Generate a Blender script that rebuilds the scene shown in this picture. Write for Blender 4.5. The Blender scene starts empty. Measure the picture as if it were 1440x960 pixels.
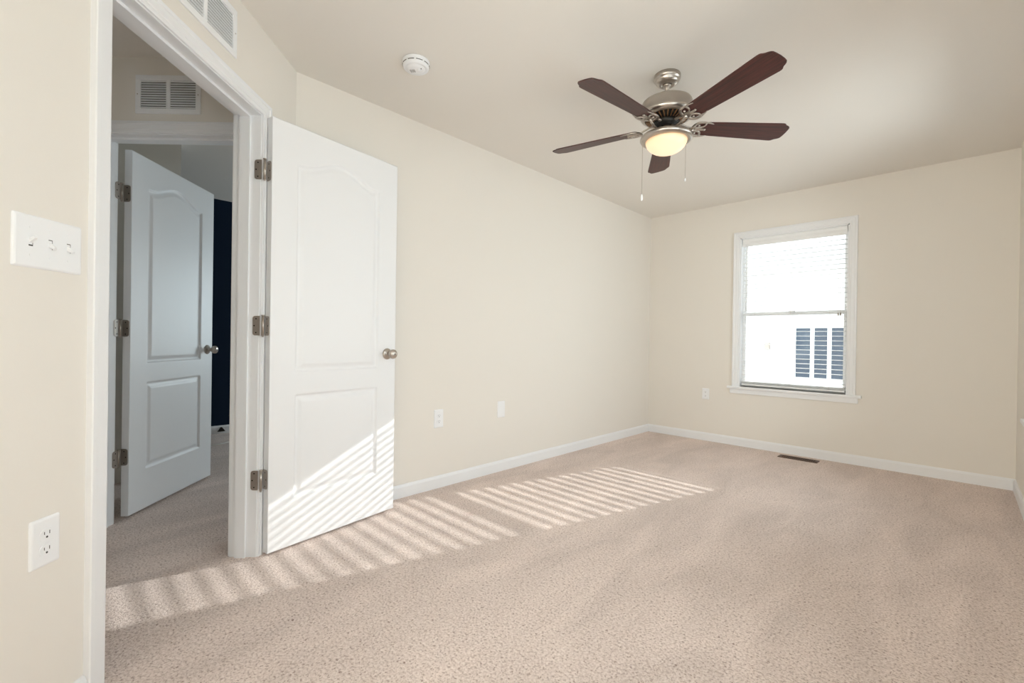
import bpy, bmesh, math, random
from mathutils import Matrix, Vector
random.seed(7)
C = bpy.context.scene.collection
S2 = math.sqrt(.5)
PI = math.pi

# ------------------------------------------------------------------ camera
def cam_axes(yaw, pitch, roll):
    y, p, r = map(math.radians, (yaw, pitch, roll))
    f = Vector((-math.sin(y)*math.cos(p), math.cos(y)*math.cos(p), math.sin(p)))
    rt = Vector((math.cos(y), math.sin(y), 0)); up = rt.cross(f)
    return rt*math.cos(r)+up*math.sin(r), -rt*math.sin(r)+up*math.cos(r), f
cd = bpy.data.cameras.new('camera'); cd.sensor_width = 36; cd.lens = 36*640.065/1440; cd.clip_start = .01
cam = bpy.data.objects.new('camera', cd); C.objects.link(cam)
r_, u_, f_ = cam_axes(44.622, -.162, .83)
m = Matrix.Identity(4)
for i, v in enumerate((r_, u_, -f_)):
    for k in range(3): m[k][i] = v[k]
m.translation = (0, 0, 1.02)
cam.matrix_world = m
bpy.context.scene.camera = cam

# ------------------------------------------------------------------ room numbers
H = 2.44
XL, YF, XR, YC, YB = -2.551, 4.833, .288, .913, -2.2      # left wall, far wall, right wall, diagonal corner, back wall
XN = -5.52                                               # navy wall of the room across the hall

def frame(ox, oy, ux, uy, oz=0):
    l = math.hypot(ux, uy); ux /= l; uy /= l
    M = Matrix.Identity(4)
    M[0][0], M[1][0] = ux, uy
    M[0][1], M[1][1] = -uy, ux
    M.translation = (ox, oy, oz)
    return M
DIAG = frame(XL, YC, S2, -S2)          # u towards the camera, v into the room
FAR = frame(0, YF, -1, 0)              # u = -x
LEFT = frame(XL, 0, 0, -1)             # u = -y
RIGHT = frame(XR, 0, 0, 1)             # u = y
def FL(F, L): return (-S2*F + S2*L, S2*F + S2*L)
HF = 2.346
HALL = frame(*FL(HF, 0), -S2, -S2)     # u = -L, v towards the camera

# ------------------------------------------------------------------ world, sun, lamps, exposure
sc = bpy.context.scene
sc.view_settings.view_transform = 'Standard'; sc.view_settings.look = 'None'
sc.view_settings.gamma = 1; sc.view_settings.use_curve_mapping = False
sc.view_settings.exposure = 0.06
sc.cycles.use_denoising = True
sc.cycles.max_bounces = 14; sc.cycles.diffuse_bounces = 8; sc.cycles.transparent_max_bounces = 16
sc.cycles.sample_clamp_indirect = 6
w = bpy.data.worlds.new('sky'); sc.world = w; w.use_nodes = True
nt = w.node_tree; bg = nt.nodes['Background']
tc = nt.nodes.new('ShaderNodeTexCoord'); sp = nt.nodes.new('ShaderNodeSeparateXYZ'); cr = nt.nodes.new('ShaderNodeValToRGB')
nt.links.new(tc.outputs['Generated'], sp.inputs[0]); nt.links.new(sp.outputs['Z'], cr.inputs['Fac'])
cr.color_ramp.elements[0].position = 0; cr.color_ramp.elements[0].color = (.95, .98, 1, 1)
cr.color_ramp.elements[1].position = .6; cr.color_ramp.elements[1].color = (.84, .92, 1, 1)
nt.links.new(cr.outputs['Color'], bg.inputs['Color'])
bg.inputs['Strength'].default_value = 2.9

def light(name, kind, loc, energy, col=(1, 1, 1), direction=None, **kw):
    d = bpy.data.lights.new(name, kind); d.energy = energy; d.color = col
    for k, v in kw.items(): setattr(d, k, v)
    o = bpy.data.objects.new(name, d); C.objects.link(o); o.location = loc
    if direction: o.rotation_euler = Vector(direction).to_track_quat('-Z', 'Y').to_euler()
    return o
SUN_DIR = (-.28, -1, -.42)
light('sun', 'SUN', (3, 12, 6), 4.4, (1, .985, .97), SUN_DIR, angle=math.radians(.36))
# lamps added outside made-up, unseen windows to brighten the room and hall
RW = [(.75, 1.95), (2.75, 3.95)]       # y ranges of the added, unseen right-hand windows
for (a, b), e_ in zip(RW, (9, 17)):
    light('window_daylight', 'AREA', (XR+.30, (a+b)/2, 1.35), e_, (.88, .95, 1), (-1, 0, -.05), shape='RECTANGLE', size=b-a, size_y=1.5)
light('window_daylight', 'AREA', (-5.1, YF+.3, 1.4), 84, (.80, .92, 1), (0, -1, -.05), shape='RECTANGLE', size=.66, size_y=1.4)  # added cool lamp, lights the inner door leaf
light('window_daylight', 'AREA', (-3.05, YB-.3, 1.4), 5, (1, .93, .84), (0, 1, 0), shape='RECTANGLE', size=.38, size_y=1.1)  # added lamp, lifts the dim hallway
light('window_daylight', 'AREA', (-.36, YB-.3, 1.4), 72, (1, .91, .77), (0, 1, 0), shape='RECTANGLE', size=.95, size_y=1.4)  # added warm lamp behind the camera, brightens the end wall
# the photographer's flash, just above the camera
light('camera_flash', 'POINT', (.092, -.092, 1.36), 13, (.68, .86, 1), shadow_soft_size=.03)

# ------------------------------------------------------------------ materials
def mat(name, col, rough=.6, metal=0, bump=None, spec=.5, colnoise=None):
    m = bpy.data.materials.new(name); m.use_nodes = True
    n = m.node_tree.nodes; l = m.node_tree.links; b = n['Principled BSDF']
    b.inputs['Base Color'].default_value = (*col, 1); b.inputs['Roughness'].default_value = rough
    b.inputs['Metallic'].default_value = metal; b.inputs['Specular IOR Level'].default_value = spec
    t = n.new('ShaderNodeTexCoord')
    if bump:
        nz = n.new('ShaderNodeTexNoise'); nz.inputs['Scale'].default_value = bump[0]; nz.inputs['Detail'].default_value = 4
        bp = n.new('ShaderNodeBump'); bp.inputs['Strength'].default_value = bump[1]; bp.inputs['Distance'].default_value = bump[2]
        l.new(t.outputs['Object'], nz.inputs['Vector']); l.new(nz.outputs['Fac'], bp.inputs['Height']); l.new(bp.outputs[0], b.inputs['Normal'])
    if colnoise:
        nz = n.new('ShaderNodeTexNoise'); nz.inputs['Scale'].default_value = colnoise[0]
        rp = n.new('ShaderNodeValToRGB')
        rp.color_ramp.elements[0].position = .35; rp.color_ramp.elements[1].position = .65
        rp.color_ramp.elements[0].color = (*[c*colnoise[1] for c in col], 1); rp.color_ramp.elements[1].color = (*col, 1)
        l.new(t.outputs['Object'], nz.inputs['Vector']); l.new(nz.outputs['Fac'], rp.inputs[0]); l.new(rp.outputs[0], b.inputs['Base Color'])
    return m
M = {}
M['paint'] = mat('cream_wall_paint', (.80, .765, .712), .75, bump=(260, .12, .002), spec=.25)
M['ceil'] = mat('flat_ceiling_paint', (.80, .77, .725), .9, bump=(180, .12, .002), spec=.15)
M['trim'] = mat('semi_gloss_white_trim', (.83, .84, .86), .38)
M['door'] = mat('white_door_paint', (.84, .85, .87), .42, bump=(90, .05, .001))
M['plastic'] = mat('white_plastic', (.86, .87, .89), .35, bump=(40, .02, .001))
M['vinyl'] = mat('white_vinyl', (.86, .87, .88), .4, bump=(40, .02, .001))
M['navy'] = mat('navy_wall_paint', (.004, .014, .035), .8, bump=(200, .1, .002), spec=.2)
M['dark'] = mat('dark_recess', (.01, .01, .01), .8, bump=(60, .1, .001))  # near-black colour standing in for the shade inside the ducts
M['slot'] = mat('dark_slot', (.06, .055, .05), .7, bump=(60, .1, .001))
M['bronze'] = mat('brown_enamel', (.10, .05, .028), .45, metal=.3, bump=(80, .1, .001))
M['siding'] = mat('white_siding', (.92, .92, .91), .7, bump=(12, .1, .004))
M['shingle'] = mat('grey_shingle', (.66, .66, .66), .9, bump=(30, .4, .01), colnoise=(9, .75))
M['hblind'] = mat('pale_house_blind', (.62, .66, .70), .3, bump=(3, .02, .002))  # pane coloured pale to imitate its overexposure
M['hglass'] = mat('dark_house_glass', (.05, .07, .10), .12, bump=(3, .02, .002))
M['gravel'] = mat('pale_gravel', (.62, .60, .57), .95, bump=(60, .4, .02), colnoise=(6, .85))  # unseen ground, made pale to bounce light onto the ceiling
M['cable'] = mat('white_cable', (.7, .66, .62), .5, bump=(60, .02, .001))

def nickel(name, col, rough, aniso=0):
    m = mat(name, col, rough, 1, bump=(140, .04, .0008)); m.node_tree.nodes['Principled BSDF'].inputs['Anisotropic'].default_value = aniso
    return m
M['nickel'] = nickel('brushed_nickel', (.50, .455, .41), .3, .4)
M['nickel_dark'] = nickel('dark_satin_nickel', (.44, .385, .34), .38); M['nickel_dark'].node_tree.nodes['Principled BSDF'].inputs['Metallic'].default_value = .8
M['black'] = mat('black_metal', (.02, .018, .016), .4, .6, bump=(80, .05, .001))
M['copper'] = nickel('copper_vent', (.50, .30, .17), .4)

def carpet():
    m = bpy.data.materials.new('beige_frieze_carpet'); m.use_nodes = True
    n = m.node_tree.nodes; l = m.node_tree.links; b = n['Principled BSDF']
    b.inputs['Roughness'].default_value = .95; b.inputs['Specular IOR Level'].default_value = .1
    t = n.new('ShaderNodeTexCoord')
    def noise(s, d=3, r=.6, dist=0):
        z = n.new('ShaderNodeTexNoise'); z.inputs['Scale'].default_value = s; z.inputs['Detail'].default_value = d
        z.inputs['Roughness'].default_value = r; z.inputs['Distortion'].default_value = dist
        l.new(t.outputs['Object'], z.inputs['Vector']); return z.outputs['Fac']
    fine = noise(120, 3, .68, .5)
    rp = n.new('ShaderNodeValToRGB'); e = rp.color_ramp.elements
    e[0].position = .30; e[0].color = (.28, .19, .16, 1)
    e[1].position = .64; e[1].color = (.89, .78, .73, 1)
    x = e.new(.40); x.color = (.63, .515, .465, 1)
    x = e.new(.50); x.color = (.78, .66, .605, 1)
    l.new(fine, rp.inputs[0])
    # trodden and vacuumed patches: pile lying one way or the other
    mp = n.new('ShaderNodeMapping'); mp.inputs['Rotation'].default_value = (0, 0, math.radians(12)); mp.inputs['Scale'].default_value = (2.4, .8, 1)
    l.new(t.outputs['Object'], mp.inputs[0])
    big = n.new('ShaderNodeTexNoise'); big.inputs['Scale'].default_value = 1.6; big.inputs['Detail'].default_value = 3; big.inputs['Distortion'].default_value = .8
    l.new(mp.outputs[0], big.inputs['Vector'])
    mr = n.new('ShaderNodeMapRange'); mr.inputs['From Min'].default_value = .35; mr.inputs['From Max'].default_value = .8
    mr.inputs['To Min'].default_value = .87; mr.inputs['To Max'].default_value = 1.08
    l.new(big.outputs['Fac'], mr.inputs['Value'])
    mx = n.new('ShaderNodeVectorMath'); mx.operation = 'SCALE'
    l.new(rp.outputs[0], mx.inputs[0]); l.new(mr.outputs[0], mx.inputs['Scale'])
    l.new(mx.outputs[0], b.inputs['Base Color'])
    bp = n.new('ShaderNodeBump'); bp.inputs['Strength'].default_value = .7; bp.inputs['Distance'].default_value = .006
    l.new(fine, bp.inputs['Height']); l.new(bp.outputs[0], b.inputs['Normal'])
    return m
M['carpet'] = carpet()

def wood():
    m = bpy.data.materials.new('mahogany_blade'); m.use_nodes = True
    n = m.node_tree.nodes; l = m.node_tree.links; b = n['Principled BSDF']
    b.inputs['Roughness'].default_value = .42
    t = n.new('ShaderNodeTexCoord'); mp = n.new('ShaderNodeMapping'); mp.inputs['Scale'].default_value = (3, 60, 60)
    nz = n.new('ShaderNodeTexNoise'); nz.inputs['Scale'].default_value = 2.2; nz.inputs['Detail'].default_value = 5; nz.inputs['Distortion'].default_value = .4
    rp = n.new('ShaderNodeValToRGB'); e = rp.color_ramp.elements
    e[0].position = .3; e[0].color = (.020, .005, .004, 1); e[1].position = .72; e[1].color = (.088, .020, .016, 1)
    l.new(t.outputs['Object'], mp.inputs[0]); l.new(mp.outputs[0], nz.inputs['Vector']); l.new(nz.outputs['Fac'], rp.inputs[0]); l.new(rp.outputs[0], b.inputs['Base Color'])
    return m
M['wood'] = wood()

def glass():
    m = bpy.data.materials.new('window_glass'); m.use_nodes = True
    n = m.node_tree.nodes; l = m.node_tree.links; n.remove(n['Principled BSDF'])
    tr = n.new('ShaderNodeBsdfTransparent'); gl = n.new('ShaderNodeBsdfGlossy'); gl.inputs['Roughness'].default_value = .02
    tr.inputs['Color'].default_value = (.96, .98, .97, 1)
    fr = n.new('ShaderNodeFresnel'); fr.inputs['IOR'].default_value = 1.3; mx = n.new('ShaderNodeMixShader')
    l.new(fr.outputs[0], mx.inputs[0]); l.new(tr.outputs[0], mx.inputs[1]); l.new(gl.outputs[0], mx.inputs[2])
    l.new(mx.outputs[0], n['Material Output'].inputs[0])
    return m
M['glass'] = glass()

def slat_mat():
    m = mat('white_blind_slat', (.92, .92, .92), .35, bump=(30, .02, .001))
    n = m.node_tree.nodes; l = m.node_tree.links; b = n['Principled BSDF']
    tl = n.new('ShaderNodeBsdfTranslucent'); tl.inputs['Color'].default_value = (.85, .85, .84, 1)
    mx = n.new('ShaderNodeMixShader'); mx.inputs[0].default_value = .15
    l.new(b.outputs[0], mx.inputs[1]); l.new(tl.outputs[0], mx.inputs[2]); l.new(mx.outputs[0], n['Material Output'].inputs[0])
    return m
M['slat'] = slat_mat()

def lamp_glass():
    m = bpy.data.materials.new('lit_frosted_bowl'); m.use_nodes = True
    n = m.node_tree.nodes; l = m.node_tree.links; b = n['Principled BSDF']
    b.inputs['Base Color'].default_value = (.45, .38, .30, 1); b.inputs['Roughness'].default_value = .3
    t = n.new('ShaderNodeTexCoord'); sp = n.new('ShaderNodeSeparateXYZ'); rp = n.new('ShaderNodeValToRGB'); mr = n.new('ShaderNodeMapRange')
    l.new(t.outputs['Object'], sp.inputs[0]); l.new(sp.outputs['Z'], mr.inputs['Value'])
    mr.inputs['From Min'].default_value = -.42; mr.inputs['From Max'].default_value = -.345
    l.new(mr.outputs[0], rp.inputs[0]); e = rp.color_ramp.elements
    e[0].position = 0; e[0].color = (1, .80, .52, 1); e[1].position = 1; e[1].color = (.78, .34, .10, 1)
    x = e.new(.75); x.color = (1, .70, .38, 1)
    l.new(rp.outputs[0], b.inputs['Emission Color']); b.inputs['Emission Strength'].default_value = .80
    return m
M['bowl'] = lamp_glass()

# ------------------------------------------------------------------ mesh helpers
class MB:
    def __init__(s): s.v = []; s.f = []; s.sm = []
    def add(s, vs, fs, smooth=False):
        o = len(s.v); s.v += [tuple(x) for x in vs]; s.f += [tuple(i+o for i in f) for f in fs]; s.sm += [smooth]*len(fs); return s
    def box(s, x0, x1, y0, y1, z0, z1, M_=None):
        vs = [Vector((x, y, z)) for z in (z0, z1) for y in (y0, y1) for x in (x0, x1)]
        if M_: vs = [M_ @ v for v in vs]
        return s.add(vs, [(0, 2, 3, 1), (4, 5, 7, 6), (0, 1, 5, 4), (2, 6, 7, 3), (0, 4, 6, 2), (1, 3, 7, 5)])
    def prism(s, pts, z0, z1, M_=None, smooth=False):          # outline in x,y extruded along z
        n = len(pts)
        vs = [Vector((x, y, z0)) for x, y in pts]+[Vector((x, y, z1)) for x, y in pts]
        if M_: vs = [M_ @ v for v in vs]
        return s.add(vs, [tuple(reversed(range(n))), tuple(range(n, 2*n))]+[(i, (i+1) % n, (i+1) % n+n, i+n) for i in range(n)], smooth)
    def lathe(s, prof, n=48, M_=None, smooth=True):
        vs = []; fs = []
        for r, z in prof:
            for k in range(n):
                a = 2*PI*k/n; vs.append(Vector((max(r, 1e-5)*math.cos(a), max(r, 1e-5)*math.sin(a), z)))
        for i in range(len(prof)-1):
            for k in range(n):
                a = i*n+k; b = i*n+(k+1) % n; fs.append((a, b, b+n, a+n))
        if M_: vs = [M_ @ v for v in vs]
        return s.add(vs, fs, smooth)
    def tube(s, pts, r, n=10, M_=None, flat=1.0):
        pts = [Vector(p) for p in pts]; vs = []; fs = []
        if M_: pts = [M_ @ p for p in pts]
        rr = r if isinstance(r, (list, tuple)) else [r]*len(pts)
        for i, p in enumerate(pts):
            t = (pts[min(i+1, len(pts)-1)]-pts[max(i-1, 0)]).normalized()
            up = Vector((0, 0, 1)) if abs(t.z) < .95 else Vector((1, 0, 0))
            a = t.cross(up).normalized(); b = a.cross(t).normalized()
            for k in range(n):
                q = 2*PI*k/n; vs.append(p+a*math.cos(q)*rr[i]+b*math.sin(q)*rr[i]*flat)
        for i in range(len(pts)-1):
            for k in range(n):
                a = i*n+k; b = i*n+(k+1) % n; fs.append((a, b, b+n, a+n))
        fs.append(tuple(reversed(range(n)))); fs.append(tuple(range((len(pts)-1)*n, len(pts)*n)))
        return s.add(vs, fs, True)
    def build(s, name, mt, parent=None, M_=None, bevel=0):
        me = bpy.data.meshes.new(name); me.from_pydata(s.v, [], s.f)
        me.polygons.foreach_set('use_smooth', s.sm)
        bm = bmesh.new(); bm.from_mesh(me); bmesh.ops.recalc_face_normals(bm, faces=bm.faces); bm.to_mesh(me); bm.free()
        me.update()
        me.materials.append(mt if not isinstance(mt, str) else M[mt])
        o = bpy.data.objects.new(name, me); C.objects.link(o)
        if parent: o.parent = parent
        if M_: o.matrix_world = M_ if not parent else o.matrix_world
        if M_ and parent: o.matrix_local = M_
        if bevel:
            bv = o.modifiers.new('bevel', 'BEVEL'); bv.width = bevel; bv.segments = 2; bv.limit_method = 'ANGLE'; bv.angle_limit = math.radians(40)
        return o
def bez(p0, p1, p2, p3, n=12):
    out = []
    for i in range(n+1):
        t = i/n; out.append(tuple((1-t)**3*a+3*(1-t)**2*t*b+3*(1-t)*t*t*c+t**3*d for a, b, c, d in zip(p0, p1, p2, p3)))
    return out
def rrect(w_, h_, r, n=5):
    pts = []
    for cx, cy, a0 in ((w_/2-r, h_/2-r, 0), (-w_/2+r, h_/2-r, 90), (-w_/2+r, -h_/2+r, 180), (w_/2-r, -h_/2+r, 270)):
        for k in range(n+1):
            a = math.radians(a0+90*k/n); pts.append((cx+r*math.cos(a), cy+r*math.sin(a)))
    return pts
def tag(o, label=None, cat=None, group=None, kind=None):
    if label: o['label'] = label
    if cat: o['category'] = cat
    if group: o['group'] = group
    if kind: o['kind'] = kind
    return o
def struct(o, label=None, cat=None): return tag(o, label, cat, kind='structure')
def empty(name, M_):
    o = bpy.data.objects.new(name, None); C.objects.link(o); o.matrix_world = M_; o.empty_display_size = .1; return o
VUP = Matrix(((1, 0, 0, 0), (0, 0, -1, 0), (0, 1, 0, 0), (0, 0, 0, 1)))   # (x,y,z) -> (x,-z,y): outline in the wall plane, extrusion out of the wall is -v
VOUT = Matrix(((1, 0, 0, 0), (0, 0, 1, 0), (0, 1, 0, 0), (0, 0, 0, 1)))   # outline x,z ; extrusion along +v

# ------------------------------------------------------------------ shell
def wall(name, Mx, u0, u1, th, openings=(), mt='paint', z1=H, label=None):
    b = MB(); us = sorted(openings)
    cur = u0
    for a, c, za, zb in us:
        b.box(cur, a, -th, 0, 0, z1)
        if za > 0: b.box(a, c, -th, 0, 0, za)
        b.box(a, c, -th, 0, zb, z1)
        cur = c
    b.box(cur, u1, -th, 0, 0, z1)
    o = b.build(name, mt, M_=Mx); struct(o, label or name.replace('_', ' '), 'wall'); return o
b = MB().box(XN-.2, XR+.2, YB-.2, YF+.2, -.15, 0); struct(b.build('floor', 'carpet'), 'beige pink speckled frieze carpet running from the room into the hall', 'floor')
b = MB().box(XN-.2, XR+.2, YB-.2, YF+.2, H, H+.15); struct(b.build('ceiling', 'ceil'), 'flat cream ceiling above the fan', 'ceiling')
WX0, WX1, WZ0, WZ1 = -1.583, -.695, .592, 2.07       # far window opening
wall('wall_far', FAR, -XR, -XN+.1, .16, [(-WX1, -WX0, WZ0, WZ1), (4.75, 5.42, .7, 2.1)], label='cream end wall with the window and blind')
wall('wall_left', LEFT, -YF, -YC, .115, label='long cream wall between door and end wall')
wall('wall_right', RIGHT, YB, YF, .16, [(a, b_, .6, 2.1) for a, b_ in RW], label='cream right hand wall, a sliver at the picture edge')
wall('wall_back', frame(0, YB, 1, 0), XN, XR, .16, [(-3.25, -2.85, .9, 2.0), (-.85, .12, .7, 2.1)], label='cream wall behind the viewpoint')
UB = 2.2
D0, D1, DZ = .340, 1.130, 2.040                       # diagonal doorway
wall('wall_diagonal', DIAG, .0, UB, .121, [(D0-.018, D1+.018, 0, DZ+.018)], label='cream diagonal wall holding the doorway and switches')
xb, yb = XL+S2*UB, YC-S2*UB
wall('wall_entry', frame(xb, yb, 0, -1), 0, yb-YB, .115, label='cream wall beside the viewpoint')
IL0, IL1 = 1.345, 2.115                              # inner doorway, u on the hall wall
wall('wall_hallway', HALL, 1.215, 3.6, .115, [(IL0-.018, IL1+.018, 0, 2.063)], label='shaded cream hallway wall above the inner door')
wall('wall_navy', frame(XN, 0, 0, -1), -YF, -YB, .16, mt='navy', label='dark navy wall of the room across the hall')
b = MB().box(-4.23, -4.115, YB, .665, 0, H); o = b.build('wall_closet', 'paint'); struct(o, 'olive beige closet wall behind the inner door', 'wall')

# baseboards
def baseboard(name, Mx, u0, u1, label):
    prof = [(0, 0), (.013, 0), (.013, .066), (.010, .074), (.006, .083), (0, .083)]
    b = MB(); n = len(prof)
    vs = [(u, v, z) for u in (u0, u1) for v, z in prof]
    b.add(vs, [(i, (i+1) % n, (i+1) % n+n, i+n) for i in range(n)]+[tuple(range(n)), tuple(range(n, 2*n))])
    struct(b.build(name, 'trim', M_=Mx), label, 'baseboard')
baseboard('baseboard_left', LEFT, -YF+.013, -YC-.005, 'white baseboard along the long cream wall')
baseboard('baseboard_far', FAR, -XR, -XL, 'white baseboard under the window')
baseboard('baseboard_right', RIGHT, YB, YF-.013, 'white baseboard at the right hand picture edge')
baseboard('baseboard_diagonal', DIAG, .01, D0-.064, 'short white baseboard behind the open white door')
baseboard('baseboard_entry', DIAG, D1+.064, UB, 'white baseboard below the light switch')
baseboard('baseboard_navy', frame(XN, 0, 0, -1), -YF, -YB, 'white baseboard along the navy wall')

# casings: mitred moulding round an opening
CPROF = [(0, 0), (0, .009), (.004, .011), (.014, .0115), (.017, .014), (.040, .0155), (.044, .019), (.056, .019), (.058, .016), (.058, 0)]
def casing(b, u0, u1, z0, z1, prof=CPROF, v0=0, sgn=1):
    vs = []
    for o, h in prof:
        vs += [(u0-o, v0+sgn*h, z0), (u0-o, v0+sgn*h, z1+o), (u1+o, v0+sgn*h, z1+o), (u1+o, v0+sgn*h, z0)]
    n = len(prof); fs = []
    for i in range(n):
        j = (i+1) % n
        for k in range(3): fs.append((i*4+k, i*4+k+1, j*4+k+1, j*4+k))
    fs.append(tuple(i*4 for i in range(n))); fs.append(tuple(i*4+3 for i in range(n)))
    b.add(vs, fs)
def door_frame(name, Mx, u0, u1, zt, th, stop_v, label):
    # jamb lining with a door stop, casings on both faces
    b = MB(); t = .018
    b.box(u0-t, u0, -th-.001, .001, 0, zt+t); b.box(u1, u1+t, -th-.001, .001, 0, zt+t); b.box(u0, u1, -th-.001, .001, zt, zt+t)
    s0, s1 = stop_v
    b.box(u0, u0+.011, s0, s1, 0, zt-.011); b.box(u1-.011, u1, s0, s1, 0, zt-.011); b.box(u0, u1, s0, s1, zt-.011, zt)
    root = b.build(name, 'trim', M_=Mx); struct(root, label, 'door frame')
    c = MB(); casing(c, u0-.005, u1+.005, 0, zt+.005); c.build('casing', 'trim', root)
    c = MB(); casing(c, u0-.005, u1+.005, 0, zt+.005, v0=-th, sgn=-1); c.build('casing', 'trim', root)
    return root
# opening numbers describe the finished edges, so the lining sits just outside of them
def shift_frame(name, Mx, u0, u1, zt, th, stop_v, label):
    return door_frame(name, Mx, u0, u1, zt, th, stop_v, label)
tr1 = shift_frame('trim_1', DIAG, D0, D1, DZ, .121, (-.092, -.045), 'white doorway frame in the diagonal wall')
tr2 = shift_frame('trim_2', HALL, IL0, IL1, 2.045, .115, (-.07, -.035), 'greyish white doorway frame of the inner door in the hall')

# ------------------------------------------------------------------ doors
def door_mesh(W, HT, T, arch=.056):
    """moulded two-panel leaf: field grid both sides; hinge edge at u=0; face at v=0, body to +v"""
    pu0, pu1 = .125*W/.737, .610*W/.737
    def top(u):
        s = (u-pu0)/(pu1-pu0)
        s = min(max(s, 0), 1); c = abs(s-.5)*2
        q = 0 if c > .93 else .5*(1+math.cos(PI*c/.93))
        return 1.855-.01+(arch+.01)*q
    def depth(u, z):
        best = 0
        du = min(u-pu0, pu1-u)
        for k in (0, 1):
            if k == 0: d = min(du, z-.240+.01, .728-z)
            else: d = min(du, z-.850+.01, (top(u)-z)*.93)
            if d > 0:
                if d < .008: h = -.009*math.sin(d/.008*PI/2)
                elif d < .014: h = -.009
                elif d < .040: h = -.009+.0072*(.5-.5*math.cos((d-.014)/.026*PI))
                else: h = -.0018
                best = h
        return best
    nu, nz = int(W/.004), int(HT/.0045)
    vs = []; fs = []
    for side in (0, 1):
        for j in range(nz+1):
            z = HT*j/nz
            for i in range(nu+1):
                u = W*i/nu; d = -depth(u, z)
                vs.append((u, d if side == 0 else T-d, z))
    o = (nu+1)*(nz+1)
    for side in (0, 1):
        for j in range(nz):
            for i in range(nu):
                a = side*o+j*(nu+1)+i; fs.append((a, a+1, a+nu+2, a+nu+1))
    b = MB(); b.add(vs, fs, True)
    # edges
    def strip(idx):
        fs2 = []
        for p, q in zip(idx, idx[1:]): fs2.append((p, q, q+o, p+o))
        return fs2
    e = strip(list(range(nu+1)))+strip([nz*(nu+1)+i for i in range(nu+1)])+strip([j*(nu+1) for j in range(nz+1)])+strip([j*(nu+1)+nu for j in range(nz+1)])
    b.f += e; b.sm += [False]*len(e)
    return b
def knob(parent, u, z, side, mt, T):
    """side -1: front (v=0 towards -v); +1 back"""
    base = 0 if side < 0 else T
    Mk = Matrix.Translation((u, base, z)) @ (VUP if side < 0 else VOUT)
    k = MB().lathe([(0, -.001), (.032, -.001), (.0325, .003), (.030, .007), (.022, .010), (.013, .012), (.011, .016), (.011, .028), (.014, .033), (.022, .038), (.0265, .046), (.0275, .053), (.026, .060), (.020, .066), (.010, .069), (0, .0695)], 36)
    o = k.build('door_knob', mt, parent, Mk)
    MB().lathe([(0, .069), (.0035, .069), (.0035, .0712), (0, .0712)], 12).build('lock_button', 'black', o)
def hinge_plate(b, w_, h_, r, t, Mx):
    # rounded on the outer side, knuckle side straight: outline x from 0 (pin) to w_
    pts = [(0, -h_/2), (w_-r, -h_/2)]
    for k in range(7): a = -PI/2+PI/2*k/6; pts.append((w_-r+r*math.cos(a), -h_/2+r+r*math.sin(a)))
    for k in range(7): a = PI/2*k/6; pts.append((w_-r+r*math.cos(a), h_/2-r+r*math.sin(a)))
    pts.append((0, h_/2))
    b.prism(pts, 0, t, Mx)
def mat_from(o, ax, ay, az):
    Mx = Matrix.Identity(4)
    for i, v in enumerate((ax, ay, az)):
        for k in range(3): Mx[k][i] = v[k]
    Mx.translation = o; return Mx
def hinges(root, zs, pin, jp, jamb_dir, jamb_n, lp, leaf_dir, leaf_n, wj=.032, wl=.032, hh=.09):
    """all in world space, made children of root; jp and lp are where the two leaves start"""
    inv = root.matrix_world.inverted()
    up = Vector((0, 0, 1))
    for z in zs:
        p = Vector((pin[0], pin[1], z)); b = MB()
        b.tube([p+Vector((0, 0, -hh/2-.001)), p+Vector((0, 0, hh/2+.001))], .0062, 14)
        b.tube([p+Vector((0, 0, -hh/2-.007)), p+Vector((0, 0, -hh/2))], .0045, 12)
        b.tube([p+Vector((0, 0, hh/2)), p+Vector((0, 0, hh/2+.005))], .0075, 12)
        h = b.build('hinge', 'nickel', root, inv)
        for q0, dd, nn, w_ in ((jp, jamb_dir, jamb_n, wj), (lp, leaf_dir, leaf_n, wl)):
            q0 = Vector((q0[0], q0[1], z)); dd = Vector((*dd, 0)).normalized(); nn = Vector((*nn, 0)).normalized()
            b = MB(); hinge_plate(b, w_, hh, .012, .0025, mat_from(q0, dd, up, nn)); b.build('hinge_plate', 'nickel_dark', h)
            for du, dz in ((.50, .032), (.76, 0), (.50, -.032)):
                MB().prism([(.0032*math.cos(2*PI*k/10), .0032*math.sin(2*PI*k/10)) for k in range(10)], 0, .0031, mat_from(q0+dd*w_*du+up*dz, dd, up, nn)).build('screw', 'black', h)
def leaf_frame(x, y, deg, z=.014):
    a = math.radians(deg); return frame(x, y, math.cos(a), math.sin(a), z)
A1 = 99.23
LF1 = leaf_frame(-2.278, .712, A1, .012)
o = door_mesh(.737, 2.028, .040).build('door_1', 'door', M_=LF1); door1 = struct(o, 'open white two panel door with nickel knob, standing into the room', 'door')
knob(door1, .677, .918, -1, 'nickel', .040); knob(door1, .677, .918, 1, 'nickel', .040)
a = math.radians(A1); e1 = (math.cos(a), math.sin(a)); n1 = (math.sin(a), -math.cos(a))
# jamb face of the far side looks to the viewpoint (direction u+)
Nn = (S2, S2); Dd = (-S2, S2)
ne1 = (-e1[0], -e1[1])
bc1 = (-2.278-n1[0]*.040+ne1[0]*.0005, .712-n1[1]*.040+ne1[1]*.0005)
hinges(door1, (1.79, 1.07, .355), FL(2.106, -1.136), FL(2.1095, -1.152), (-S2, -S2), (S2, -S2), bc1, n1, ne1, wl=.035)

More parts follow.
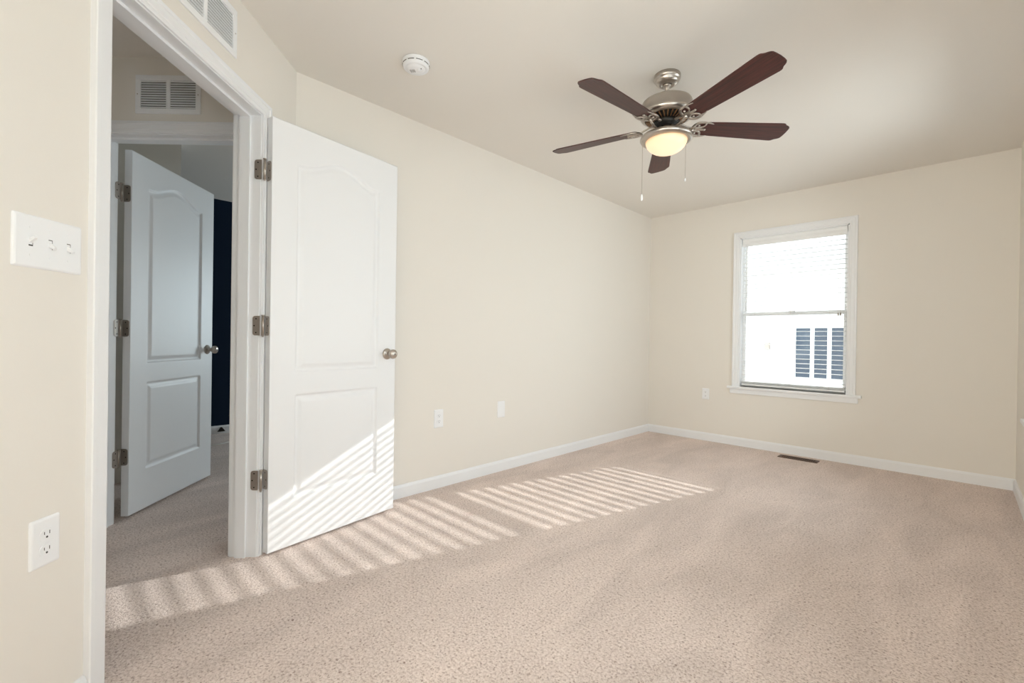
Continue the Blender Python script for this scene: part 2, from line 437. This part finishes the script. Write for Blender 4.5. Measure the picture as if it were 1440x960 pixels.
FI = 2.522; k = FI/2.549
A2 = 138.64
LF2 = leaf_frame(-3.303*k+.008, .302*k+.008, A2, .018)
o = door_mesh(.77, 2.018, .038).build('door_2', 'door', M_=LF2); door2 = struct(o, 'half lit white two panel door across the hall beside the navy wall', 'door')
knob(door2, .71, .905, -1, 'nickel', .038); knob(door2, .71, .905, 1, 'nickel', .038)
hinges(door2, (1.795, 1.055, .345), FL(2.490, -2.116), FL(2.482, -2.1145), (S2, -S2), Nn, FL(2.5185, -2.127), Nn, (S2, -S2), wl=.036, wj=.034)

# ------------------------------------------------------------------ far window
def window(name, Mx, u0, u1, z0, z1, depth, label, mull=False, meet=None):
    """casing, stool, apron, jamb liner, two sashes with panes; v=0 is the room face"""
    b = MB(); t = .012
    b.box(u0-.001, u0+t, -depth, .001, z0, z1); b.box(u1-t, u1+.001, -depth, .001, z0, z1); b.box(u0, u1, -depth, .001, z1-t, z1+.001)
    root = b.build(name, 'trim', M_=Mx); struct(root, label, 'window')
    c = MB(); casing(c, u0, u1, z0, z1); c.build('casing', 'trim', root)
    s = MB(); s.box(u0-.10, u1+.10, 0, .034, z0-.024, z0); s.box(u0, u1, -depth, .002, z0-.024, z0)
    s.build('window_sill', 'trim', root, bevel=.004)
    s = MB(); s.box(u0-.075, u1+.075, 0, .016, z0-.070, z0-.024); s.build('apron', 'trim', root, bevel=.003)
    # vinyl frame
    v0, v1 = -depth+.005, -depth+.055
    f = MB(); g = .012
    f.box(u0+t, u0+t+g, v0, v1, z0, z1-t); f.box(u1-t-g, u1-t, v0, v1, z0, z1-t); f.box(u0+t, u1-t, v0, v1, z1-t-g, z1-t); f.box(u0+t, u1-t, v0, v1, z0, z0+g)
    f.build('window_frame', 'vinyl', root, bevel=.002)
    a0, a1 = u0+t+g, u1-t-g; zm = meet or (z0+z1)/2
    for nm, va, za, zb in (('upper_sash', v0+.006, zm-.018, z1-t-g), ('lower_sash', v0+.030, z0+g, zm+.018)):
        q = MB(); r = .020; rv = .034; tv = .022
        q.box(a0, a0+r, va, va+tv, za, zb); q.box(a1-r, a1, va, va+tv, za, zb); q.box(a0+r, a1-r, va, va+tv, za, za+rv); q.box(a0+r, a1-r, va, va+tv, zb-rv, zb)
        so = q.build(nm, 'vinyl', root, bevel=.002)
        MB().box(a0+r-.004, a1-r+.004, va+.009, va+.012, za+rv-.004, zb-rv+.004).build('pane', 'glass', so)
        if nm == 'lower_sash': MB().box((a0+a1)/2-.03, (a0+a1)/2+.03, va+tv, va+tv+.012, zb-.012, zb+.006).build('sash_lock', 'vinyl', so, bevel=.003)
    return root
window('window_1', FAR, -WX1, -WX0, WZ0, WZ1, .125, 'white framed sash window in the end wall, full of daylight', meet=1.312)
for i, (ya, yb2) in enumerate(RW): window('window_%d' % (i+2), RIGHT, ya, yb2, .6, 2.1, .150, 'white sash window in the right hand wall outside the picture')  # these and the three below are unseen windows, added for their light
window('window_5', frame(0, YB, 1, 0), -.85, .12, .7, 2.1, .150, 'white sash window in the wall behind the viewpoint')
window('window_6', frame(0, YB, 1, 0), -3.25, -2.85, .9, 2.0, .150, 'narrow white sash window at the end of the hallway')
window('window_4', FAR, 4.75, 5.42, .7, 2.1, .150, 'white sash window of the room across the hall')

# blind
bw0, bw1 = -WX1+.018, -WX0-.018
BL = empty('window_blind', FAR @ Matrix.Translation(((bw0+bw1)/2, -.045, WZ0)))
tag(BL, 'white two inch slatted blind hanging open inside the window', 'blind')
hw = (bw1-bw0)/2
ztop, zbot = WZ1-.012-WZ0, .022
v = MB(); v.add([(x, y, z) for x in (-hw, hw) for y, z in ((-.028, ztop), (.030, ztop), (.034, ztop-.01), (.031, ztop-.03), (.036, ztop-.05), (.033, ztop-.072), (.030, ztop-.078), (.024, ztop-.078), (.024, ztop-.045), (-.028, ztop-.045))],
      [tuple(range(10)), tuple(range(10, 20))]+[(i, (i+1) % 10, (i+1) % 10+10, i+10) for i in range(10)])
v.build('valance', 'vinyl', BL)
NS, pitch = 31, .0425
TILT = math.radians(-1)      # outer edge higher
s = MB(); zz = []
z = ztop-.112
while z > .075: zz.append(z); z -= pitch
zz += [.052, .044]
for z in zz:
    vs = []; n = 6
    for x in (-hw+.004, hw-.004):
        for side in (1, -1):
            for i in range(n+1):
                c = -1+2*i/n; yy = .025*c*side; h = .0028*(1-c*c)+side*.0011
                vs.append((x, yy*math.cos(TILT)-h*math.sin(TILT), z+yy*math.sin(TILT)+h*math.cos(TILT)))
    k2 = 2*(n+1)
    s.add(vs, [tuple(range(k2)), tuple(range(k2, 2*k2))]+[(i, (i+1) % k2, (i+1) % k2+k2, i+k2) for i in range(k2)])
s.build('slats', 'slat', BL)
MB().box(-hw+.003, hw-.003, -.026, .026, .014, .030).build('bottom_rail', 'vinyl', BL, bevel=.003)
ld = MB()
for x in (-hw+.12, 0, hw-.12):
    for y in (-.0275, .0275): ld.tube([(x, y, .03), (x, y, ztop-.05)], .0008, 6)
ld.build('ladder_cords', 'cable', BL)
ld = MB().tube([(hw-.045, .040, ztop-.06), (hw-.043, .042, ztop-.35), (hw-.042, .043, ztop-.72)], .0035, 8); ld.build('tilt_wand', 'vinyl', BL)
ld = MB()
for dx in (-.006, .004): ld.tube([(-hw+.05+dx, .038, ztop-.06), (-hw+.052+dx, .040, ztop-.5), (-hw+.05+dx*1.5, .041, ztop-.76)], .0011, 6)
lc = ld.build('lift_cord', 'cable', BL)
b = MB()
for dx in (-.010, .006): b.lathe([(0, .015), (.004, .012), (.007, -.006), (.0072, -.012), (0, -.013)], 12, Matrix.Translation((-hw+.05+dx, .041, ztop-.77)))
b.build('tassels', 'nickel_dark', lc)

# ------------------------------------------------------------------ ceiling fan
FAN = empty('ceiling_fan', Matrix.Translation((-1.132, 2.295, H)))
tag(FAN, 'brushed nickel ceiling fan with five mahogany blades and lit bowl light', 'ceiling fan')
MB().lathe([(0, 0), (.067, 0), (.0685, -.006), (.0685, -.018), (.066, -.024), (.061, -.028), (.060, -.032), (.058, -.038), (.050, -.047), (.038, -.052), (.028, -.053), (.026, -.049), (0, -.049)]).build('canopy', 'nickel', FAN)
MB().lathe([(0, -.046), (.021, -.049), (.023, -.055), (.018, -.062), (.0115, -.065), (.0115, -.118), (.020, -.120), (.022, -.132), (0, -.133)], 32).build('downrod', 'nickel_dark', FAN)
MO = MB().lathe([(0, -.126), (.032, -.126), (.038, -.131), (.085, -.133), (.112, -.137), (.126, -.146), (.130, -.156), (.130, -.192), (.1325, -.194), (.1335, -.199), (.137, -.204), (.137, -.212), (.132, -.222), (.120, -.229), (.112, -.232)], 72).build('motor_housing', 'nickel', FAN)
MB().lathe([(.114, -.229), (.105, -.232), (.060, -.246), (0, -.246)], 48).build('vent_recess', 'black', MO)
v = MB()
for k in range(30):
    R_ = Matrix.Rotation(2*PI*k/30, 4, 'Z')
    v.add([R_ @ Vector(p) for p in ((.062, -.0022, -.2475), (.108, -.0034, -.2345), (.108, .0034, -.2345), (.062, .0022, -.2475), (.062, -.0022, -.244), (.108, -.0034, -.230), (.108, .0034, -.230), (.062, .0022, -.244))],
          [(0, 1, 2, 3), (4, 5, 6, 7), (0, 1, 5, 4), (1, 2, 6, 5), (2, 3, 7, 6), (3, 0, 4, 7)])
v.build('vent_fins', 'copper', MO)
MB().lathe([(0, -.240), (.066, -.243), (.068, -.252), (.062, -.268), (.048, -.274), (.046, -.284), (0, -.285)], 40).build('rotor_hub', 'black', FAN)
FT = MB().lathe([(0, -.276), (.044, -.276), (.046, -.280), (.046, -.301), (.052, -.305), (.085, -.309), (.110, -.315), (.126, -.322), (.1335, -.330), (.1345, -.338), (.131, -.345), (.121, -.351), (.108, -.352), (.100, -.346), (0, -.34)], 64).build('light_fitter', 'nickel', FAN)
bo = [(.106*math.cos(t*PI/2/14)**.9 if t < 14 else 0, -.346-.070*math.sin(t*PI/2/14)) for t in range(15)]
MB().lathe(bo, 48).build('light_bowl', 'bowl', FAN)
def blade_mesh():
    half = [(.150, .030), (.156, .042), (.170, .048), (.25, .053), (.40, .060), (.56, .067), (.606, .069), (.616, .068), (.622, .0655), (.628, .060), (.634, .0555), (.643, .052), (.652, .047), (.658, .040), (.6605, .028), (.6615, .012), (.662, 0)]
    pts = [(x, y) for x, y in half]+[(x, -y) for x, y in reversed(half[:-1])]
    return MB().prism(pts, -.003, .003)
def arm_mesh():
    b = MB()
    b.tube(bez((.052, 0, .012), (.085, 0, .020), (.105, 0, .006), (.150, 0, -.005)), [.010]*4+[.0075]*9, 8, flat=.6)
    b.tube(bez((.050, 0, -.014), (.075, 0, -.042), (.112, 0, -.034), (.150, 0, -.006)), [.010]*4+[.0075]*9, 8, flat=.7)
    for s_ in (1, -1):
        b.tube(bez((.138, 0, -.006), (.138, s_*.050, -.006), (.160, s_*.070, -.006), (.238, s_*.046, -.006)), [.0085]*7+[.008, .0075, .0065, .005, .004, .0025], 8, flat=.6)
        b.tube(bez((.146, s_*.016, -.006), (.182, s_*.006, -.006), (.200, s_*.024, -.006), (.196, s_*.052, -.006)), [.006]*13, 8, flat=.7)
        b.tube(bez((.150, 0, -.006), (.168, s_*.004, -.006), (.186, s_*.006, -.006), (.212, 0, -.006)), [.005]*13, 8, flat=.7)
    for x, y in ((.165, .030), (.165, -.030), (.206, 0)):
        b.lathe([(0, -.012), (.004, -.011), (.0065, -.008), (.0065, -.003)], 12, Matrix.Translation((x, y, 0)))
    return b
bl = ar = None
for k in range(5):
    R_ = Matrix.Rotation(math.radians(-95.4+72*k), 4, 'Z')
    P_ = Matrix.Translation((0, 0, -.272)) @ R_ @ Matrix.Rotation(math.radians(-12), 4, 'X')
    if bl is None:
        bl = blade_mesh().build('fan_blade', 'wood', FAN, P_, bevel=.0015); ar = arm_mesh().build('blade_arm', 'nickel', FAN, P_)
    else:
        c = bl.copy(); C.objects.link(c); c.parent = FAN; c.matrix_local = P_
        c = ar.copy(); C.objects.link(c); c.parent = FAN; c.matrix_local = P_
for dx, z1, big in ((-.126, -.635, True), (.104, -.545, False)):
    x, y = dx*.712, dx*.702
    b = MB(); n = 60; z0 = -.345
    b.tube([(x, y, z0+(z1-z0)*i/10) for i in range(11)], .0011, 6)
    ch = b.build('pull_chain', 'nickel', FAN)
    MB().lathe([(0, z1+.004), (.003, z1+.002), (.0052, z1-.008), (.006, z1-.024), (.0035, z1-.032), (0, z1-.034)] if big else [(0, z1+.002), (.003, z1), (.0035, z1-.014), (0, z1-.016)], 14,
               Matrix.Translation((x, y, 0))).build('pull_fob', 'plastic', ch)

# ------------------------------------------------------------------ smoke detector
SD = empty('smoke_detector', Matrix.Translation((-2.008, 1.305, H)) @ Matrix.Rotation(math.radians(35), 4, 'Z')); tag(SD, 'round white smoke detector on the ceiling above the open door', 'smoke detector')
MB().lathe([(0, 0), (.068, 0), (.069, -.004), (.068, -.012), (.064, -.014)], 48).build('mounting_base', 'plastic', SD)
MB().lathe([(.066, -.010), (.067, -.024), (.063, -.034), (.056, -.038), (.052, -.038), (.050, -.036), (.046, -.0365), (.043, -.042), (.030, -.045), (0, -.045)], 48).build('cover', 'plastic', SD)
for k in range(10):
    a0 = 2*PI*k/10+.06; a1 = a0+2*PI/10-.14; n = 6; vs = []
    for r, z in ((.0665, -.0195), (.0665, -.0235), (.0685, -.0225), (.0685, -.0205)):
        for i in range(n+1): t = a0+(a1-a0)*i/n; vs.append((r*math.cos(t), r*math.sin(t), z))
    fs = []
    for q in range(4):
        q2 = (q+1) % 4
        for i in range(n): fs.append((q*(n+1)+i, q*(n+1)+i+1, q2*(n+1)+i+1, q2*(n+1)+i))
    MB().add(vs, fs).build('vent_slot', 'slot', SD)
for i in range(6): MB().box(-.030+i*.0045, -.0285+i*.0045, -.012, .012, -.0455, -.040).build('horn_slot', 'slot', SD)
MB().lathe([(0, -.040), (.011, -.040), (.011, -.0475), (.009, -.0485), (0, -.0485)], 24, Matrix.Translation((.016, 0, 0))).build('test_button', 'plastic', SD)
MB().lathe([(0, -.040), (.0025, -.040), (.0025, -.0465), (0, -.0465)], 10, Matrix.Translation((.032, -.012, 0))).build('indicator', 'slot', SD)

# ------------------------------------------------------------------ switch, outlets, blank plate
def plate_mesh(w_, h_, t=.0065):
    b = MB(); n = None; rings = []
    for ins, d in ((0, 0), (0, t*.35), (.0025, t*.8), (.006, t)):
        rings.append([(x, d, z) for x, z in rrect(w_-2*ins, h_-2*ins, max(.004-ins*.4, .0012), 4)])
    n = len(rings[0]); vs = [p for r in rings for p in r]; fs = []
    for i in range(len(rings)-1):
        for k in range(n): fs.append((i*n+k, i*n+(k+1) % n, (i+1)*n+(k+1) % n, (i+1)*n+k))
    fs.append(tuple(range((len(rings)-1)*n, len(rings)*n))); fs.append(tuple(range(n)))
    return b.add(vs, fs)
def screw(parent, x, z, t=.0065, r=.0033, mt='nickel'):
    MB().prism([(r*math.cos(2*PI*k/14), r*math.sin(2*PI*k/14)) for k in range(14)], t-.001, t+.0009, Matrix.Translation((x, 0, z)) @ VOUT).build('screw', mt, parent)
SW = empty('light_switch', DIAG @ Matrix.Translation((1.3015, 0, 1.2415))); tag(SW, 'white triple toggle light switch on the wall left of the doorway', 'light switch')
MB_ = plate_mesh(.171, .127).build('wall_plate', 'plastic', SW)
for x in (-.047, 0, .047):
    for z in (-.033, .033): screw(MB_, x, z, mt='plastic')
for x, up in ((.047, 1), (0, -1), (-.047, -1)):
    b = MB(); b.box(x-.0055, x+.0055, .006, .0068, -.0125, .0125); ho = b.build('toggle_opening', 'plastic' , SW)
    s_ = MB(); s_.box(x-.0048, x-.0040, .0066, .0072, -.0118, .0118); s_.box(x-.0048, x+.0048, .0066, .0072, -.0118 if up > 0 else .0100, -.0085 if up > 0 else .0118); s_.build('gap', 'slot', ho)
    Mt = Matrix.Translation((x, .004, 0)) @ Matrix.Rotation(math.radians(32*up), 4, 'X')
    t_ = MB(); vs = []
    for y, hw_, hz in ((0, .0042, .0055), (.019, .0034, .0030)): vs += [(-hw_, y, -hz), (hw_, y, -hz), (hw_, y, hz), (-hw_, y, hz)]
    t_.add([Mt @ Vector(q) for q in vs], [(0, 1, 2, 3), (4, 5, 6, 7), (0, 1, 5, 4), (1, 2, 6, 5), (2, 3, 7, 6), (3, 0, 4, 7)])
    t_.build('toggle', 'plastic', SW, bevel=.0008)
def outlet(name, Mx, label, w_=.072, h_=.118):
    root = empty(name, Mx); tag(root, label, 'outlet', 'wall outlets')
    p = plate_mesh(w_, h_).build('wall_plate', 'plastic', root)
    screw(p, 0, 0, mt='plastic')
    for z in (.0195, -.0195):
        pts = []
        for k in range(28):
            a = 2*PI*k/28; pts.append((.0172*math.cos(a), max(-.0135, min(.0135, .0172*math.sin(a)))))
        r = MB().prism(pts, .004, .0082, Matrix.Translation((0, 0, z)) @ VOUT).build('receptacle', 'plastic', root, bevel=.0006)
        q = MB(); q.box(-.0072, -.0056, .0078, .0086, z-.001, z+.0075); q.box(.0056, .0072, .0078, .0086, z+.0, z+.0068)
        q.prism([(.0026*math.cos(2*PI*k/12), .0026*math.sin(2*PI*k/12)) for k in range(12)], .0078, .0086, Matrix.Translation((0, 0, z-.0072)) @ VOUT)
        q.build('slots', 'slot', r)
    return root
outlet('wall_outlet', DIAG @ Matrix.Translation((1.303, 0, .499)), 'white outlet low on the wall left of the doorway', .074, .121)
outlet('wall_outlet', LEFT @ Matrix.Translation((-1.876, 0, .475)), 'white outlet on the long wall just right of the open door', .078, .125)
outlet('wall_outlet', FAR @ Matrix.Translation((1.902, 0, .488)), 'white outlet on the end wall left of the window', .072, .114)
BP = empty('blank_plate', LEFT @ Matrix.Translation((-2.473, 0, .481))); tag(BP, 'plain white cable plate on the long wall, right of its outlet', 'wall plate')
p = plate_mesh(.078, .125).build('wall_plate', 'plastic', BP)
screw(p, 0, .042, mt='plastic'); screw(p, 0, -.042, mt='plastic')

# ------------------------------------------------------------------ return air grilles
def grille(name, Mx, W, Hh, label, n=12, fill='plastic', ov=.40):
    root = empty(name, Mx); tag(root, label, 'vent grille', 'return air grilles')
    f = MB(); bd = .026; t = .007; dv = .010
    hw_, hh_ = W/2, Hh/2
    f.box(-hw_, hw_, 0, t, hh_-bd, hh_); f.box(-hw_, hw_, 0, t, -hh_, -hh_+bd); f.box(-hw_, -hw_+bd, 0, t, -hh_+bd, hh_-bd); f.box(hw_-bd, hw_, 0, t, -hh_+bd, hh_-bd); f.box(-dv, dv, 0, t, -hh_+bd, hh_-bd)
    fr = f.build('grille_frame', fill, root, bevel=.002)
    MB().box(-hw_+bd-.002, hw_-bd+.002, .0003, .0009, -hh_+bd-.002, hh_-bd+.002).build('duct_opening', 'dark', root)  # flat dark sheet, painted shade behind the louvers
    l_ = MB(); p = (Hh-2*bd)/n
    for i in range(n):
        zc = -hh_+bd+p*(i+.5)
        for a, b_ in ((-hw_+bd, -dv), (dv, hw_-bd)):
            l_.add([(x, y, z) for x in (a, b_) for y, z in ((.0015, zc+p*(ov+.08)), (.0015, zc+p*ov), (.0065, zc-p*.46), (.0065, zc-p*.36))],
                   [(0, 1, 2, 3), (4, 5, 6, 7), (0, 1, 5, 4), (1, 2, 6, 5), (2, 3, 7, 6), (3, 0, 4, 7)])
    l_.build('louvers', fill, root)
    screw(fr, -hw_+.012, 0, t, .0028, 'nickel_dark'); screw(fr, hw_-.012, 0, t, .0028, 'nickel_dark')
grille('return_air_grille', DIAG @ Matrix.Translation((.735, 0, 2.273)), .39, .196, 'white louvered return air grille above the room doorway', ov=.80)
grille('return_air_grille', HALL @ Matrix.Translation((1.760, 0, 2.249)), .332, .196, 'white louvered return air grille in the hall above the inner door')

# ------------------------------------------------------------------ floor register
FV = empty('floor_register', Matrix.Translation((-1.02, 4.68, 0))); tag(FV, 'brown metal floor vent in the carpet under the window', 'floor vent')
f = MB(); f.box(-.152, .152, -.052, -.034, 0, .006); f.box(-.152, .152, .034, .052, 0, .006); f.box(-.152, -.134, -.034, .034, 0, .006); f.box(.134, .152, -.034, .034, 0, .006)
f.build('register_frame', 'bronze', FV, bevel=.002)
MB().box(-.136, .136, -.036, .036, .0005, .0015).build('duct_opening', 'dark', FV)  # flat dark sheet, painted shade under the vanes
f = MB()
for i in range(17): x = -.128+i*.016; f.box(x-.0022, x+.0022, -.035, .035, .0015, .005)
f.box(-.134, .134, -.003, .003, .0015, .0055)
f.build('vanes', 'bronze', FV)

# cable and wall jack in the far room
b = MB().tube([(XN+.02, 1.05, .05), (XN+.10, 1.0, .006), (-5.25, .9, .006), (-5.02, .93, .006), (-4.93, 1.03, .006), (-4.93, 1.12, .006), (-5.02, 1.25, .006), (-5.15, 1.32, .006)], .005, 8)
tag(b.build('cable', 'cable'), 'thin white cable lying on the carpet before the navy wall', 'cable')
b = MB(); b.prism([(-.035, -.022), (.035, -.022), (.008, .022), (-.004, .022)], 0, .016, Matrix.Translation((0, 0, .045)) @ VOUT)
o = b.build('door_stop', 'black', M_=frame(XN+.0125, 1.262, 0, -1)); tag(o, 'small dark doorstop on the baseboard of the navy wall', 'door stop')

# ------------------------------------------------------------------ outside: ground and the neighbouring house
GZ = -2.9
struct(MB().box(-30, 25, YF+.6, 45, GZ-.2, GZ).build('ground', 'gravel'), 'pale gravel ground outside, below the window', 'ground')
HY = 14.0
HS = empty('neighbour_house', Matrix.Translation((-3.5, HY, GZ))); tag(HS, 'white sided neighbouring house seen through the blind', 'house')
Z = lambda z: z-GZ
b = MB(); b.box(-6, 5, 0, 7, 0, Z(2.95))
for i in range(int(Z(2.95)/.12)):
    z = i*.12; b.add([(-6, 0, z), (5, 0, z), (5, -.018, z), (-6, -.018, z), (-6, -.002, z+.12), (5, -.002, z+.12)], [(0, 1, 2, 3), (3, 2, 5, 4)])
b.build('house_wall', 'siding', HS)
b = MB(); ov = .35; pts = [(-.10, Z(2.92)), (3.5, Z(2.92)+1.25), (7.1, Z(2.92)), (7.1, Z(2.92)+.10), (3.5, Z(2.92)+1.36), (-.10, Z(2.92)+.10)]
vs = [(x, y, z) for x in (-6.4, 5.4) for y, z in pts]
b.add(vs, [tuple(range(6)), tuple(range(6, 12))]+[(i, (i+1) % 6, (i+1) % 6+6, i+6) for i in range(6)]); b.build('house_roof', 'shingle', HS)
def hwin(x0, x1, z0, z1, cols, rows, pane='hglass'):
    x0 += 3.5; x1 += 3.5; z0 = Z(z0); z1 = Z(z1)
    f = MB(); g = .09
    f.box(x0-g, x1+g, -.05, -.01, z1, z1+g); f.box(x0-g, x1+g, -.05, -.01, z0-g, z0); f.box(x0-g, x0, -.05, -.01, z0, z1); f.box(x1, x1+g, -.05, -.01, z0, z1)
    for i in range(1, cols): x = x0+(x1-x0)*i/cols; f.box(x-.045, x+.045, -.045, -.015, z0, z1)
    for i in range(1, rows): z = z0+(z1-z0)*i/rows; f.box(x0, x1, -.045, -.015, z-.03, z+.03)
    o = f.build('house_window', 'siding', HS)
    MB().box(x0, x1, -.030, -.022, z0, z1).build('pane', pane, o)
hwin(-3.14, -2.02, .15, 1.45, 3, 1)
hwin(-4.36, -3.74, 2.0, 2.70, 2, 1, 'hblind')
b = MB().box(-.38, -.26, -.12, -.02, Z(.86), Z(1.05)); b.build('wall_lantern', 'nickel_dark', HS, bevel=.01)
